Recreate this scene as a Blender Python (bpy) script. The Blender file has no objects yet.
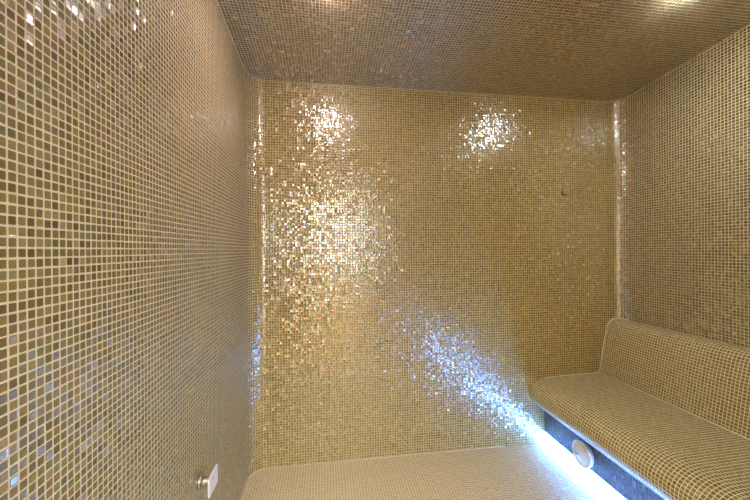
import bpy, bmesh, math, random
from mathutils import Vector, Matrix

# ------------------------------------------------------------------ measures (metres)
XL, XR = -0.41874, 1.85818          # left and right walls
YB, YF = 1.9282, -0.45              # back wall, wall behind the camera
P = 0.0146                          # mosaic pitch
RL, RR = 0.09, 0.10                 # radii of the rounded corners
SL = 0.07593                        # slope of the ceiling
H = 1.2                             # eye height
def zc(y): return H + 0.93592 + SL * (YB - y)

scene = bpy.context.scene
col = scene.collection
PI = math.pi

# ------------------------------------------------------------------ node helpers
class NT:
    def __init__(s, name):
        s.m = bpy.data.materials.new(name); s.m.use_nodes = True
        s.t = s.m.node_tree; s.t.nodes.clear()
    def n(s, typ, **kw):
        nd = s.t.nodes.new(typ)
        for k, v in kw.items(): setattr(nd, k, v)
        return nd
    def set(s, sock, v):
        if isinstance(v, bpy.types.NodeSocket): s.t.links.new(v, sock)
        else: sock.default_value = v
    def math(s, op, a, b=None, c=None, clamp=False):
        nd = s.n('ShaderNodeMath', operation=op, use_clamp=clamp)
        s.set(nd.inputs[0], a)
        if b is not None: s.set(nd.inputs[1], b)
        if c is not None: s.set(nd.inputs[2], c)
        return nd.outputs[0]
    def vmath(s, op, a, b=None, scale=None):
        nd = s.n('ShaderNodeVectorMath', operation=op)
        s.set(nd.inputs[0], a)
        if b is not None: s.set(nd.inputs[1], b)
        if scale is not None: s.set(nd.inputs['Scale'], scale)
        return nd.outputs[0]
    def mix(s, f, a, b, blend='MIX'):
        nd = s.n('ShaderNodeMix', data_type='RGBA', blend_type=blend)
        s.set(nd.inputs[0], f); s.set(nd.inputs[6], a); s.set(nd.inputs[7], b)
        return nd.outputs[2]
    def ramp(s, f, stops, interp='LINEAR'):
        nd = s.n('ShaderNodeValToRGB'); cr = nd.color_ramp; cr.interpolation = interp
        while len(cr.elements) < len(stops): cr.elements.new(0.5)
        for e, (p, c) in zip(cr.elements, stops): e.position = p; e.color = (*c, 1)
        s.set(nd.inputs[0], f)
        return nd.outputs[0]
    def smooth(s, v, lo, hi, a=0.0, b=1.0):
        nd = s.n('ShaderNodeMapRange', interpolation_type='SMOOTHSTEP')
        s.set(nd.inputs[0], v); s.set(nd.inputs[1], lo); s.set(nd.inputs[2], hi)
        s.set(nd.inputs[3], a); s.set(nd.inputs[4], b)
        return nd.outputs[0]

def mosaic(name, grout, dark, mid, light, gwidth=0.10, tilt=0.12, gloss=0.30,
           rough=0.09, var=.36, irid=0.45, seed=0.0, bump=0.8):
    """square glass tesserae laid on a UV map that counts tiles; every tile has its
    own colour, its own slight tilt and its own pearly tint"""
    k = NT(name)
    uv = k.n('ShaderNodeUVMap', uv_map='tiles').outputs[0]
    sep = k.n('ShaderNodeSeparateXYZ'); k.set(sep.inputs[0], uv)
    idv = k.vmath('FLOOR', uv)
    idv = k.vmath('ADD', idv, (seed, seed * 1.7, 0))
    wn = k.n('ShaderNodeTexWhiteNoise', noise_dimensions='2D'); k.set(wn.inputs['Vector'], idv)
    rnd, rcol = wn.outputs['Value'], wn.outputs['Color']
    wn2 = k.n('ShaderNodeTexWhiteNoise', noise_dimensions='2D')
    k.set(wn2.inputs['Vector'], k.vmath('ADD', idv, (211.3, 57.9, 0)))
    r2, c2 = wn2.outputs['Value'], wn2.outputs['Color']
    s2 = k.n('ShaderNodeSeparateXYZ'); k.set(s2.inputs[0], c2)
    # position inside the tile with a little laying error
    fx = k.math('SUBTRACT', k.math('FRACT', sep.outputs[0]), k.math('MULTIPLY_ADD', s2.outputs[0], 0.05, 0.475))
    fy = k.math('SUBTRACT', k.math('FRACT', sep.outputs[1]), k.math('MULTIPLY_ADD', s2.outputs[1], 0.05, 0.475))
    ax, ay = k.math('ABSOLUTE', fx), k.math('ABSOLUTE', fy)
    d = k.math('POWER', k.math('ADD', k.math('POWER', ax, 9.0), k.math('POWER', ay, 9.0)), 1 / 9.0)
    edge = 0.5 - gwidth
    tile = k.smooth(d, edge - 0.012, edge + 0.018, 1.0, 0.0)
    # colour
    base = k.ramp(rnd, [(0.0, dark), (0.45, mid), (0.85, mid), (1.0, light)])
    nz = k.n('ShaderNodeTexNoise'); k.set(nz.inputs['Vector'], k.vmath('MULTIPLY', idv, (0.05, 0.05, 0.05)))
    nz.inputs['Scale'].default_value = 1.0; nz.inputs['Detail'].default_value = 3
    base = k.mix(k.math('MULTIPLY', k.smooth(nz.outputs[0], 0.38, 0.68), 0.55), base, (mid[0] * 1.0, mid[1] * 0.9, mid[2] * 1.1, 1))
    base = k.mix(k.math('MULTIPLY', k.math('GREATER_THAN', s2.outputs[2], 0.94), 0.5), base, (mid[0] * 1.3, mid[1] * 1.0, mid[2] * 1.1, 1))
    base = k.mix(1.0, base, k.ramp(r2, [(0, (1 - var,) * 3), (1, (1 + var,) * 3)]), 'MULTIPLY')
    gn = k.n('ShaderNodeTexNoise'); gn.inputs['Scale'].default_value = 0.8; gn.inputs['Detail'].default_value = 4
    k.set(gn.inputs['Vector'], uv)
    gcol = k.mix(gn.outputs[0], (grout[0] * 0.82, grout[1] * 0.8, grout[2] * 0.76, 1), (*[min(1, c * 1.12) for c in grout], 1))
    # normals
    bp = k.n('ShaderNodeBump'); bp.inputs['Strength'].default_value = bump
    bp.inputs['Distance'].default_value = 0.0016
    k.set(bp.inputs['Height'], k.smooth(d, edge - 0.10, edge + 0.03, 0.0, 1.0))
    jit = k.vmath('SUBTRACT', rcol, (0.5, 0.5, 0.5))
    amp = k.math('MULTIPLY_ADD', k.math('POWER', r2, 3.0), tilt * 1.6, tilt * 0.55)
    nt = k.vmath('NORMALIZE', k.vmath('ADD', bp.outputs[0], k.vmath('SCALE', jit, scale=amp)))
    gn0 = k.n('ShaderNodeNewGeometry').outputs['Normal']
    soft = k.vmath('ADD', k.vmath('SCALE', gn0, scale=0.85), k.vmath('SCALE', bp.outputs[0], scale=0.15))
    ng = k.vmath('NORMALIZE', k.vmath('ADD', soft, k.vmath('SCALE', jit, scale=amp)))
    # grout: matt
    g = k.n('ShaderNodeBsdfPrincipled'); k.set(g.inputs['Base Color'], gcol)
    g.inputs['Roughness'].default_value = 0.75; g.inputs['Specular IOR Level'].default_value = 0.25
    # tile: coloured glass with a pearly film
    t = k.n('ShaderNodeBsdfPrincipled'); k.set(t.inputs['Base Color'], base)
    t.inputs['Roughness'].default_value = 0.22; t.inputs['Specular IOR Level'].default_value = 0.5
    k.set(t.inputs['Normal'], nt)
    hs = k.n('ShaderNodeCombineColor', mode='HSV')
    k.set(hs.inputs[0], s2.outputs[0]); k.set(hs.inputs[1], k.math('MULTIPLY', s2.outputs[1], irid)); hs.inputs[2].default_value = 1
    film = k.mix(0.08, hs.outputs[0], (1.0, 0.80, 0.42, 1))
    gl = k.n('ShaderNodeBsdfGlossy'); k.set(gl.inputs['Color'], film)
    k.set(gl.inputs['Roughness'], k.math('MULTIPLY_ADD', s2.outputs[2], rough, rough)); k.set(gl.inputs['Normal'], ng)
    mt = k.n('ShaderNodeMixShader')
    k.set(mt.inputs[0], k.math('MULTIPLY_ADD', k.math('POWER', rnd, 2.0), gloss, gloss * 0.5))
    k.set(mt.inputs[1], t.outputs[0]); k.set(mt.inputs[2], gl.outputs[0])
    ms = k.n('ShaderNodeMixShader'); k.set(ms.inputs[0], tile)
    k.set(ms.inputs[1], g.outputs[0]); k.set(ms.inputs[2], mt.outputs[0])
    out = k.n('ShaderNodeOutputMaterial'); k.set(out.inputs[0], ms.outputs[0])
    return k.m

def plain(name, color, rough=0.5, metal=0.0, var=0.06, scale=40.0, spec=0.5):
    k = NT(name)
    b = k.n('ShaderNodeBsdfPrincipled')
    tc = k.n('ShaderNodeTexCoord')
    nz = k.n('ShaderNodeTexNoise'); nz.inputs['Scale'].default_value = scale; nz.inputs['Detail'].default_value = 4
    k.set(nz.inputs['Vector'], tc.outputs['Object'])
    k.set(b.inputs['Base Color'], k.mix(nz.outputs[0], (*[c * (1 - var) for c in color], 1), (*[min(1, c * (1 + var)) for c in color], 1)))
    b.inputs['Roughness'].default_value = rough; b.inputs['Metallic'].default_value = metal
    b.inputs['Specular IOR Level'].default_value = spec
    k.set(b.inputs['Roughness'], k.math('MULTIPLY_ADD', nz.outputs[0], 0.08, max(0.0, rough - 0.04)))
    o = k.n('ShaderNodeOutputMaterial'); k.set(o.inputs[0], b.outputs[0])
    return k.m

def glow(name, color, strength):
    k = NT(name)
    e = k.n('ShaderNodeEmission'); e.inputs[0].default_value = (*color, 1); e.inputs[1].default_value = strength
    o = k.n('ShaderNodeOutputMaterial'); k.set(o.inputs[0], e.outputs[0])
    return k.m

def wood(name):
    k = NT(name)
    tc = k.n('ShaderNodeTexCoord')
    mp = k.n('ShaderNodeMapping'); mp.inputs['Scale'].default_value = (14, 1.5, 1); k.set(mp.inputs[0], tc.outputs['Object'])
    nz = k.n('ShaderNodeTexNoise'); nz.inputs['Scale'].default_value = 3; nz.inputs['Detail'].default_value = 6
    k.set(nz.inputs['Vector'], mp.outputs[0])
    b = k.n('ShaderNodeBsdfPrincipled')
    k.set(b.inputs['Base Color'], k.ramp(nz.outputs[0], [(0.3, (.62, .36, .10)), (0.7, (.85, .56, .20))]))
    b.inputs['Roughness'].default_value = 0.45
    o = k.n('ShaderNodeOutputMaterial'); k.set(o.inputs[0], b.outputs[0])
    return k.m

GROUT = (0.64, 0.54, 0.33)
M_left = mosaic('mosaic_left', GROUT, (.13, .098, .026), (.195, .150, .038), (.28, .23, .10), seed=3, tilt=.24, gloss=.24, irid=.4)
M_back = mosaic('mosaic_back', (.60, .475, .22), (.14, .092, .018), (.27, .185, .034), (.42, .30, .08), seed=17, irid=.5, gloss=.22, tilt=.135)
M_right = mosaic('mosaic_right', GROUT, (.12, .090, .028), (.19, .145, .048), (.28, .22, .09), seed=29, gloss=.42)
M_ceil = mosaic('mosaic_ceiling', (.58, .52, .38), (.15, .105, .045), (.24, .170, .075), (.36, .28, .14), seed=41, tilt=.2, irid=.6)
M_floor = mosaic('mosaic_floor', (.80, .69, .47), (.44, .36, .21), (.50, .41, .24), (.56, .46, .29), gwidth=0.14, gloss=0.05, rough=0.25, seed=53, var=.08, bump=.3)
M_bench = mosaic('mosaic_bench', (.88, .78, .47), (.19, .15, .055), (.31, .245, .092), (.45, .37, .17), seed=67, gloss=0.12, tilt=0.08, var=.2)
M_riser_shaded = mosaic('mosaic_riser_shaded', (.12, .13, .16), (.05, .055, .07), (.08, .085, .10), (.15, .15, .16), seed=71, gloss=0.06, rough=.2)  # bench tile darkened blue-grey; shade and blue LED light put into its colours
M_caulk = plain('pale_sealant', (.92, .84, .62), 0.55)
M_white = plain('white_plastic', (.82, .81, .78), 0.35, var=0.02)
M_grey = plain('grey_plastic', (.10, .10, .10), 0.5)
M_chrome = plain('chrome', (.62, .60, .56), 0.30, 1.0, var=0.03)
M_brass = plain('satin_brass', (.50, .41, .22), 0.38, 0.6, var=0.05)
M_alu = plain('brushed_aluminium', (.86, .87, .88), 0.38, 0.25, var=0.03)
M_led = glow('cool_white_led', (0.14, 0.37, 1.0), 24.0)
M_lamp = glow('downlight_led', (.92, 0.96, 1.0), 700.0)
M_lamp2 = glow('downlight_led_dim', (1.0, 0.95, 0.86), 45.0)
M_lamp_rose = glow('downlight_led_rose', (1.0, 0.78, 0.82), 600.0)
M_paint = plain('white_wall_paint', (.80, .78, .74), 0.7, var=0.02)
M_oak = wood('oak_boards')
M_fill = glow('hallway_fill', (1.0, 0.95, 0.81), 48.0)

# ------------------------------------------------------------------ mesh helpers
def finish(name, bm, mat, parent=None, smooth=False):
    me = bpy.data.meshes.new(name)
    bm.normal_update(); bm.to_mesh(me); bm.free()
    if smooth:
        for p in me.polygons: p.use_smooth = True
    me.materials.append(mat)
    o = bpy.data.objects.new(name, me); col.objects.link(o)
    if parent: o.parent = parent
    return o
def struct(o, label=None, cat=None):
    o['kind'] = 'structure'
    if label: o['label'] = label
    if cat: o['category'] = cat
    return o
def tag(o, label, cat, group=None):
    o['label'] = label; o['category'] = cat
    if group: o['group'] = group
    return o
def empty(name, loc):
    o = bpy.data.objects.new(name, None); o.location = loc; o.empty_display_size = 0.05
    col.objects.link(o); return o

def grid(rows, uvs, flip=False):
    """rows: list of rows of points; uvs the same; quads between them"""
    bm = bmesh.new(); L = bm.loops.layers.uv.new('tiles')
    V = [[bm.verts.new(p) for p in r] for r in rows]
    for i in range(len(rows) - 1):
        for j in range(len(rows[0]) - 1):
            idx = [(i, j), (i, j + 1), (i + 1, j + 1), (i + 1, j)]
            if flip: idx.reverse()
            f = bm.faces.new([V[a][b] for a, b in idx])
            f.smooth = True
            for lp, (a, b) in zip(f.loops, idx): lp[L].uv = uvs[a][b]
    return bm

# wall plan path: left wall -> left corner -> back wall -> right corner -> right wall
def arc(cx, cy, r, a0, a1, n):
    return [(cx + r * math.cos(a0 + (a1 - a0) * i / n), cy + r * math.sin(a0 + (a1 - a0) * i / n)) for i in range(n + 1)]
aL = arc(XL + RL, YB - RL, RL, PI, PI / 2, 12)
aR = arc(XR - RR, YB - RR, RR, PI / 2, 0, 12)
def steps(p, q, n): return [(p[0] + (q[0] - p[0]) * i / n, p[1] + (q[1] - p[1]) * i / n) for i in range(n)]
path_left = steps((XL, YF), aL[0], 6) + aL[:7]
path_back = aL[6:] + steps(aL[-1], aR[0], 6)[1:] + aR[:7]
path_right = aR[6:] + [(XR, YF + (aR[-1][1] - YF) * (1 - i / 6)) for i in range(1, 7)]
Z0 = H + 0.03456                       # a grout line of the left wall
C0 = 0.51244
def wall(name, path, mat, s0):
    """s0: u value (in tiles) of the first point"""
    s = s0; cols = []; prev = None
    for p in path:
        if prev: s += math.dist(p, prev) / P
        cols.append((p, s)); prev = p
    rows, uvs = [], []
    for p, u in cols:
        top = zc(p[1]); r, w = [], []
        for k in range(9):
            z = top * k / 8
            r.append((p[0], p[1], z)); w.append((u, (z - Z0) / P))
        rows.append(r); uvs.append(w)
    o = finish(name, grid(rows, uvs, flip=True), mat)
    return struct(o), s
off = (YF - C0) / P
w1, s1 = wall('wall_left', path_left, M_left, off)
w2, s2_ = wall('wall_back', path_back, M_back, s1)
w3, s3_ = wall('wall_right', path_right, M_right, s2_)

# floor and ceiling follow the rounded outline of the room
outline = path_left + path_back[1:] + path_right[1:]
def slab(name, zf, mat, up, ou=0.0, ov=0.0):
    bm = bmesh.new(); L = bm.loops.layers.uv.new('tiles')
    vs = [bm.verts.new((x, y, zf(y))) for x, y in outline]
    f = bm.faces.new(vs if not up else list(reversed(vs)))
    f.normal_update()
    if (f.normal.z > 0) != up: f.normal_flip()
    for lp in f.loops:
        lp[L].uv = ((lp.vert.co.x - XL) / P + ou, (lp.vert.co.y - C0) / P + ov)
    return struct(finish(name, bm, mat))
slab('floor', lambda y: 0.0, M_floor, True)
slab('ceiling', zc, M_ceil, False)

# wall behind the camera with an open doorway (left jamb, right part, header)
DX0, DX1, DH = -0.30, 0.52, 2.05
def panel(bm, L, x0, x1, z0, z1, y, inward=True):
    pts = [(x0, y, z0), (x0, y, z1), (x1, y, z1), (x1, y, z0)]
    if not inward: pts.reverse()
    f = bm.faces.new([bm.verts.new(p) for p in pts])
    f.normal_update()
    if f.normal.y < 0: f.normal_flip()
    for lp in f.loops: lp[L].uv = (lp.vert.co.x / P, (lp.vert.co.z - Z0) / P)
bm = bmesh.new(); L = bm.loops.layers.uv.new('tiles')
panel(bm, L, XL, DX0, 0, zc(YF), YF); panel(bm, L, DX1, XR, 0, zc(YF), YF); panel(bm, L, DX0, DX1, DH, zc(YF), YF)
struct(finish('wall_front', bm, M_right))

def box_bm(x0, x1, y0, y1, z0, z1, bev=0.0, seg=2):
    bm = bmesh.new(); bmesh.ops.create_cube(bm, size=1)
    for v in bm.verts:
        v.co = Vector(((x0 + x1) / 2 + v.co.x * (x1 - x0), (y0 + y1) / 2 + v.co.y * (y1 - y0), (z0 + z1) / 2 + v.co.z * (z1 - z0)))
    if bev: bmesh.ops.bevel(bm, geom=bm.edges[:] , offset=bev, segments=seg, affect='EDGES', profile=0.5)
    return bm

# door frame, lining and the hallway beyond it
t = 0.05
bm = bmesh.new()
for a in ((DX0 - 0.0, DX0 + 0.03, YF - 0.12, YF + 0.0, 0, DH), (DX1 - 0.03, DX1, YF - 0.12, YF, 0, DH), (DX0, DX1, YF - 0.12, YF, DH - 0.03, DH)):
    b2 = box_bm(*a); me = bpy.data.meshes.new('t'); b2.to_mesh(me); b2.free(); bm.from_mesh(me); bpy.data.meshes.remove(me)
struct(finish('trim_1', bm, M_alu))
HY0, HY1, HX0, HX1, HZ = -2.2, YF - 0.12, -1.0, 1.6, 2.4
def quad(name, pts, mat):
    bm = bmesh.new(); bm.faces.new([bm.verts.new(p) for p in pts]); return struct(finish(name, bm, mat))
quad('floor_hallway', [(HX0, HY0, 0), (HX1, HY0, 0), (HX1, YF, 0), (HX0, YF, 0)], M_oak)
quad('ceiling_hallway', [(HX0, HY0, HZ), (HX0, HY1, HZ), (HX1, HY1, HZ), (HX1, HY0, HZ)], M_paint)
quad('wall_hallway_back', [(HX0, HY0, 0), (HX0, HY0, HZ), (HX1, HY0, HZ), (HX1, HY0, 0)], M_paint)
quad('wall_hallway_left', [(HX0, HY0, 0), (HX0, HY1, 0), (HX0, HY1, HZ), (HX0, HY0, HZ)], M_paint)
quad('wall_hallway_right', [(HX1, HY0, 0), (HX1, HY0, HZ), (HX1, HY1, HZ), (HX1, HY1, 0)], M_paint)
bm = bmesh.new()
for a in ((HX0, DX0, HY1 - .002, HY1, 0, HZ), (DX1, HX1, HY1 - .002, HY1, 0, HZ), (DX0, DX1, HY1 - .002, HY1, DH, HZ)):
    b2 = box_bm(*a); me = bpy.data.meshes.new('t'); b2.to_mesh(me); b2.free(); bm.from_mesh(me); bpy.data.meshes.remove(me)
struct(finish('wall_hallway_front', bm, M_paint))
fill = empty('hallway_fill_light', (0.15, -1.35, HZ))  # added light, brightens the hallway's reflection and the steam room
tag(fill, 'flat white fill light added in the unseen hallway ceiling outside the doorway', 'fill light')
b = finish('frame', box_bm(-.42, .42, -.42, .42, -.03, 0.0, .004), M_white, fill)
b = finish('diffuser', box_bm(-.39, .39, -.39, .39, -.036, -.0305, .002), M_fill, fill)

wx0, wx1, wz0, wz1 = -.02, .66, .95, 1.85  # added glowing pane and frame, unseen, for glints on the back wall
quad('fill_pane_1', [(wx0, HY0 + .012, wz0), (wx0, HY0 + .012, wz1), (wx1, HY0 + .012, wz1), (wx1, HY0 + .012, wz0)], glow('fill_glow', (.96, .98, 1.0), 6.5))
bm = bmesh.new()
for a in ((wx0 - .05, wx0, HY0 + .001, HY0 + .04, wz0 - .05, wz1 + .05), (wx1, wx1 + .05, HY0 + .001, HY0 + .04, wz0 - .05, wz1 + .05), (wx0, wx1, HY0 + .001, HY0 + .04, wz1, wz1 + .05), (wx0, wx1, HY0 + .001, HY0 + .04, wz0 - .05, wz0)):
    b2 = box_bm(*a); me = bpy.data.meshes.new('t'); b2.to_mesh(me); b2.free(); bm.from_mesh(me); bpy.data.meshes.remove(me)
struct(finish('trim_4', bm, M_white))

# ------------------------------------------------------------------ bench
YB0, YB1 = YF + 0.002, YB - 0.0015
def sweep(profile, name, mat, parent, s0=0.0, n=10, flip=False):
    s = s0; rows, uvs = [], []; prev = None
    for p in profile:
        ye = YB1 if p[0] <= XR - RR else YB - RR + math.sqrt(max(0, RR ** 2 - (p[0] - XR + RR) ** 2)) - .0015
        if prev: s += math.dist(p, prev) / P
        prev = p
        r, w = [], []
        for k in range(n + 1):
            y = YB0 + (ye - YB0) * k / n
            r.append((p[0], y, p[1])); w.append(((y - C0) / P, s))
        rows.append(r); uvs.append(w)
    return finish(name, grid(rows, uvs, flip), mat, parent)
def smooth_path(pts, r=8):
    """Catmull-Rom through the points"""
    out = []
    for i in range(len(pts) - 1):
        p0 = pts[max(0, i - 1)]; p1 = pts[i]; p2 = pts[i + 1]; p3 = pts[min(len(pts) - 1, i + 2)]
        for k in range(r):
            u = k / r
            out.append(tuple(0.5 * ((2 * b_) + (-a_ + c_) * u + (2 * a_ - 5 * b_ + 4 * c_ - d_) * u * u + (-a_ + 3 * b_ - 3 * c_ + d_) * u ** 3)
                             for a_, b_, c_, d_ in zip(p0, p1, p2, p3)))
    out.append(pts[-1]); return out
XJ, ZS = 1.706, 0.412                       # where seat and backrest meet
seat_prof = [(XJ, ZS + .003), (1.62, ZS + .001), (1.54, ZS - .001), (1.46, ZS - .003), (1.38, ZS - .006)] + \
    smooth_path([(1.34, ZS - .007), (1.302, ZS - .013), (1.268, ZS - .029), (1.240, ZS - .058), (1.229, ZS - .094), (1.236, ZS - .130), (1.250, ZS - .150)], 5)
bench = empty('steam_bench', ((XJ + 1.25) / 2, (YB0 + YB1) / 2, 0))
tag(bench, 'long built-in bench clad in beige gold mosaic with rounded front edge, along the right wall', 'bench')
def adopt(o):
    o.parent = bench; o.matrix_parent_inverse = Matrix.Translation(-Vector(bench.location)); return o
RZ1 = ZS - .150
adopt(sweep(seat_prof, 'seat', M_bench, None, s0=0.3))
rest = [(XJ, ZS + .003), (1.722, .500), (1.741, .615), (1.764, .705)] + \
    smooth_path([(1.768, .716), (1.781, .738), (1.801, .751), (1.829, .756), (XR - .001, .757)], 5)
adopt(sweep(rest, 'backrest', M_bench, None, s0=0.0, flip=True))
XV = 1.327
adopt(sweep([(1.252, RZ1 - .004), (XV, RZ1 - .002)], 'underside', M_riser_shaded, None))
riser = adopt(sweep([(XV, RZ1), (XV, .12), (XV, .0)], 'riser', M_riser_shaded, None, s0=0.5))
def tube_y(name, x, z, rad, mat, ys=(YB0, YB1), sx=1.0, sz=1.0, seg=12):
    bm = bmesh.new(); rings = []
    for y in ys:
        rings.append([bm.verts.new((x + rad * sx * math.cos(2 * PI * k / seg), y, z + rad * sz * math.sin(2 * PI * k / seg))) for k in range(seg)])
    for k in range(seg):
        f = bm.faces.new([rings[0][k], rings[0][(k + 1) % seg], rings[1][(k + 1) % seg], rings[1][k]]); f.smooth = True
    bm.faces.new(rings[0]); bm.faces.new(list(reversed(rings[1])))
    bmesh.ops.recalc_face_normals(bm, faces=bm.faces)
    return finish(name, bm, mat)
e = adopt(tube_y('edge_trim', 1.254, RZ1 - .003, .0045, M_alu, sx=0.7, sz=1.0)); e['label'] = 'slim pale aluminium edge trim'
e = adopt(tube_y('sealant_bead', XJ - .001, ZS + .004, .0036, M_caulk)); e['label'] = 'pale sealant line where seat meets backrest'

def polytube(name, pts, rad, mat, seg=8):
    bm = bmesh.new(); rings = []
    for i, p in enumerate(pts):
        a = Vector(pts[max(0, i - 1)]); b = Vector(pts[min(len(pts) - 1, i + 1)])
        d = (b - a).normalized(); up = Vector((0, 1, 0)) if abs(d.y) < .9 else Vector((0, 0, 1))
        e1 = d.cross(up).normalized(); e2 = d.cross(e1)
        rings.append([bm.verts.new(Vector(p) + rad * (math.cos(2 * PI * k / seg) * e1 + math.sin(2 * PI * k / seg) * e2)) for k in range(seg)])
    for r0, r1 in zip(rings, rings[1:]):
        for k in range(seg):
            f = bm.faces.new([r0[k], r0[(k + 1) % seg], r1[(k + 1) % seg], r1[k]]); f.smooth = True
    bm.faces.new(rings[0]); bm.faces.new(list(reversed(rings[-1])))
    bmesh.ops.recalc_face_normals(bm, faces=bm.faces)
    return finish(name, bm, mat)
e = adopt(polytube('end_bead', [(x, min(YB1 - .001, YB - RR + math.sqrt(max(0, RR ** 2 - max(0, x - XR + RR) ** 2)) - .002), z) for x, z in rest[:-1]], .0026, M_caulk)); e['label'] = 'pale sealant line up the end of the backrest'
e = adopt(polytube('end_bead', [(x, YB1 - .001, z) for x, z in reversed(seat_prof[:8])], .0022, M_caulk)); e['label'] = 'pale sealant line between seat and back wall'

# pale joint lines of the room
inner = [(x, y) for x, y in outline if y > YF + .01]
struct(polytube('trim_2', [(x, y, zc(y) - .001) for x, y in inner], .0022, plain('ceiling_joint', (.60, .50, .33), .6)))
struct(polytube('trim_3', [(x, y, .001) for x, y in inner if x < XV], .0020, plain('floor_joint', (.70, .60, .40), .6)))

# ------------------------------------------------------------------ LED strip at the foot of the bench
led = empty('led_strip_light', (XV - .01, (YB0 + YB1) / 2, 0))
tag(led, 'glowing cool white LED strip along the foot of the bench at floor level', 'strip light')
def adopt2(o, root):
    o.parent = root; o.matrix_parent_inverse = Matrix.Translation(-Vector(root.location)); return o
def prism(name, poly, mat, y0=YB0 + .001, y1=YB1 - .001):
    bm = bmesh.new()
    a = [bm.verts.new((x, y0, z)) for x, z in poly]; b = [bm.verts.new((x, y1, z)) for x, z in poly]
    n = len(poly)
    for k in range(n): bm.faces.new([a[k], a[(k + 1) % n], b[(k + 1) % n], b[k]])
    bm.faces.new(a); bm.faces.new(list(reversed(b)))
    bmesh.ops.recalc_face_normals(bm, faces=bm.faces)
    return finish(name, bm, mat)
adopt2(prism('diffuser', [(XV - .003, .072), (XV - .006, .072), (XV - .020, .050), (XV - .040, .020), (XV - .050, .004), (XV - .003, .004)], M_led), led)
adopt2(prism('channel', [(XV - .001, .0735), (XV - .0025, .0735), (XV - .0025, .0005), (XV - .001, .0005)], M_alu), led)

# ------------------------------------------------------------------ round cover on the riser
def lathe(prof, seg=48):
    """profile (radius, height) turned about local z"""
    bm = bmesh.new(); rings = []
    for r, z in prof:
        if r < 1e-6: rings.append([bm.verts.new((0, 0, z))])
        else: rings.append([bm.verts.new((r * math.cos(2 * PI * k / seg), r * math.sin(2 * PI * k / seg), z)) for k in range(seg)])
    for a, b in zip(rings, rings[1:]):
        for k in range(seg):
            q = [a[k % len(a)], a[(k + 1) % len(a)], b[(k + 1) % len(b)], b[k % len(b)]]
            u = []
            for v in q:
                if v not in u: u.append(v)
            if len(u) > 2:
                f = bm.faces.new(u); f.smooth = True
    bmesh.ops.recalc_face_normals(bm, faces=bm.faces)
    return bm
def orient(bm, axis):      # turn local z to the axis
    q = Vector((0, 0, 1)).rotation_difference(Vector(axis))
    bmesh.ops.transform(bm, matrix=q.to_matrix().to_4x4(), verts=bm.verts); return bm
sp = empty('round_vent_cover', (XV, 1.593, .134))
tag(sp, 'round white plastic cover on the bench riser above the LED strip', 'vent cover')
finish('cover', orient(lathe([(0, .0), (.060, .0), (.063, .003), (.064, .016), (.062, .021), (.0585, .0235), (0, .0245)]), (-1, 0, 0)), M_white, sp)
b = finish('rim', orient(lathe([(.0585, .018), (.0650, .014), (.0665, .018), (.0655, .0245), (.0620, .0265), (.0590, .0245), (.0585, .018)]), (-1, 0, 0)), M_white, sp)
o = finish('screw', orient(lathe([(0, .0), (.0042, .0), (.0042, .0015), (0, .0022)], 16), (-1, 0, 0)), M_grey, sp)
o.location = (-.0245, .034, -.020); o['label'] = 'small dark screw'

# ------------------------------------------------------------------ steam outlet on the left wall
so = empty('steam_outlet', (XL, 1.18, .455))
tag(so, 'small white square plate on a short chrome pipe, low on the left wall', 'steam outlet')
finish('plate', box_bm(.038, .0445, -.036, .046, -.046, .014, .002, 3), M_white, so)
finish('pipe', orient(lathe([(0, .0005), (.0115, .0005), (.0115, .0375), (0, .0377)], 24), (1, 0, 0)), M_chrome, so)
finish('collar', orient(lathe([(0.012, .0005), (.019, .0005), (.019, .006), (.016, .009), (.012, .0095)], 24), (1, 0, 0)), M_chrome, so)
o = finish('nut', orient(lathe([(0.0118, .014), (.0165, .014), (.0165, .024), (.0118, .024)], 6), (1, 0, 0)), M_chrome, so)
for q in so.children:
    if q.name.split('.')[0] in ('pipe', 'collar', 'nut'): q.location.z = -.012
o = finish('slot', box_bm(.0443, .0456, -.006, -.002, -.004, .002), M_grey, so)

# ------------------------------------------------------------------ round sensor on the back wall
se = empty('temperature_sensor', (1.474, YB - .0005, H + .353))
tag(se, 'small round satin metal sensor button high on the back wall, right of centre', 'sensor')
finish('body', orient(lathe([(0, 0), (.0215, 0), (.0215, .010), (.020, .0125), (.017, .0135), (0, .0128)], 32), (0, -1, 0)), M_brass, se)
finish('gasket', orient(lathe([(.0218, 0), (.0255, 0), (.0255, .004), (.0218, .0045)], 32), (0, -1, 0)), M_grey, se)
b = box_bm(-.0125, .0125, -.0142, -.0128, -.0012, .0012)
bmesh.ops.rotate(b, verts=b.verts, cent=(0, 0, 0), matrix=Matrix.Rotation(-PI / 4, 3, 'Y'))
finish('slot', b, M_grey, se)

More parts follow.
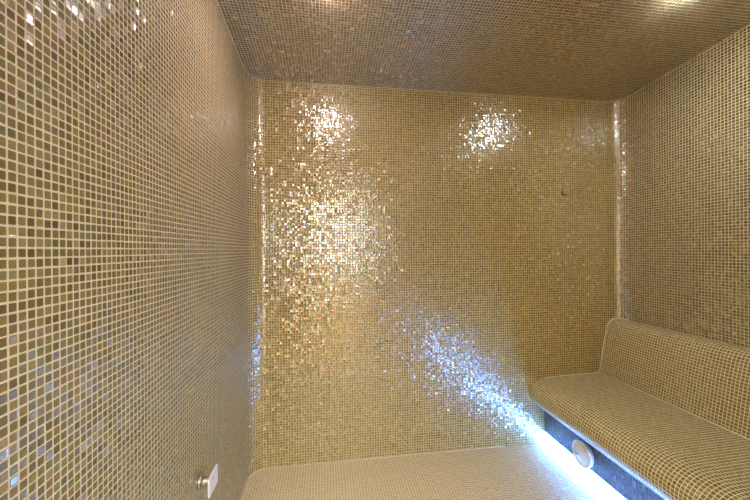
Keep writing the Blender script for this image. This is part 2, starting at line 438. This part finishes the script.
# ------------------------------------------------------------------ downlights
def downlight(x, y, mat, label, group=None):
    r = empty('recessed_downlight', (x, y, zc(y) - .0008)); tag(r, label, 'downlight', group)
    r.rotation_euler = (-math.atan(SL), 0, 0)
    finish('bezel', lathe([(.027, 0), (.040, 0), (.0405, -.003), (.037, -.006), (.029, -.007), (.027, -.004), (.027, 0)], 40), M_chrome, r)
    finish('lens', lathe([(0.0268, -.0005), (.0268, -.006), (.025, -.011), (.016, -.015), (0, -.0165)], 32), mat, r)
    return r
downlight(0.012, 1.265, M_lamp_rose, 'small round recessed ceiling downlight nearer the left wall, first from the back wall')
downlight(1.390, 1.115, M_lamp, 'small round recessed ceiling downlight over the bench, first from the back wall')
downlight(0.10, -0.02, M_lamp2, 'small round recessed ceiling downlight above the doorway, nearer the left wall')
downlight(1.28, -0.02, M_lamp2, 'small round recessed ceiling downlight over the doorway end of the bench')

# ------------------------------------------------------------------ world, camera
w = bpy.data.worlds.new('World'); scene.world = w; w.use_nodes = True
w.node_tree.nodes['Background'].inputs[0].default_value = (.9, .85, .75, 1)
w.node_tree.nodes['Background'].inputs[1].default_value = 0.02
cam = bpy.data.cameras.new('Camera'); co = bpy.data.objects.new('Camera', cam); col.objects.link(co)
scene.camera = co
cam.sensor_width = 36; cam.sensor_fit = 'HORIZONTAL'; cam.lens = 36 * 338.66 / 750
cam.clip_start = 0.01
yaw, pit, roll = .14108, -.0007, .00544
co.location = (0, 0, H)
co.rotation_euler = (Matrix.Rotation(-yaw, 3, 'Z') @ Matrix.Rotation(PI / 2 + pit, 3, 'X') @ Matrix.Rotation(-roll, 3, 'Z')).to_euler()

scene.view_settings.view_transform = 'Standard'
scene.view_settings.look = 'None'
scene.view_settings.exposure = 0.32
cy = scene.cycles
cy.max_bounces = 10; cy.diffuse_bounces = 6; cy.glossy_bounces = 4
cy.sample_clamp_indirect = 30.0
cy.caustics_reflective = False; cy.caustics_refractive = False
cy.use_denoising = True
cy.use_adaptive_sampling = False
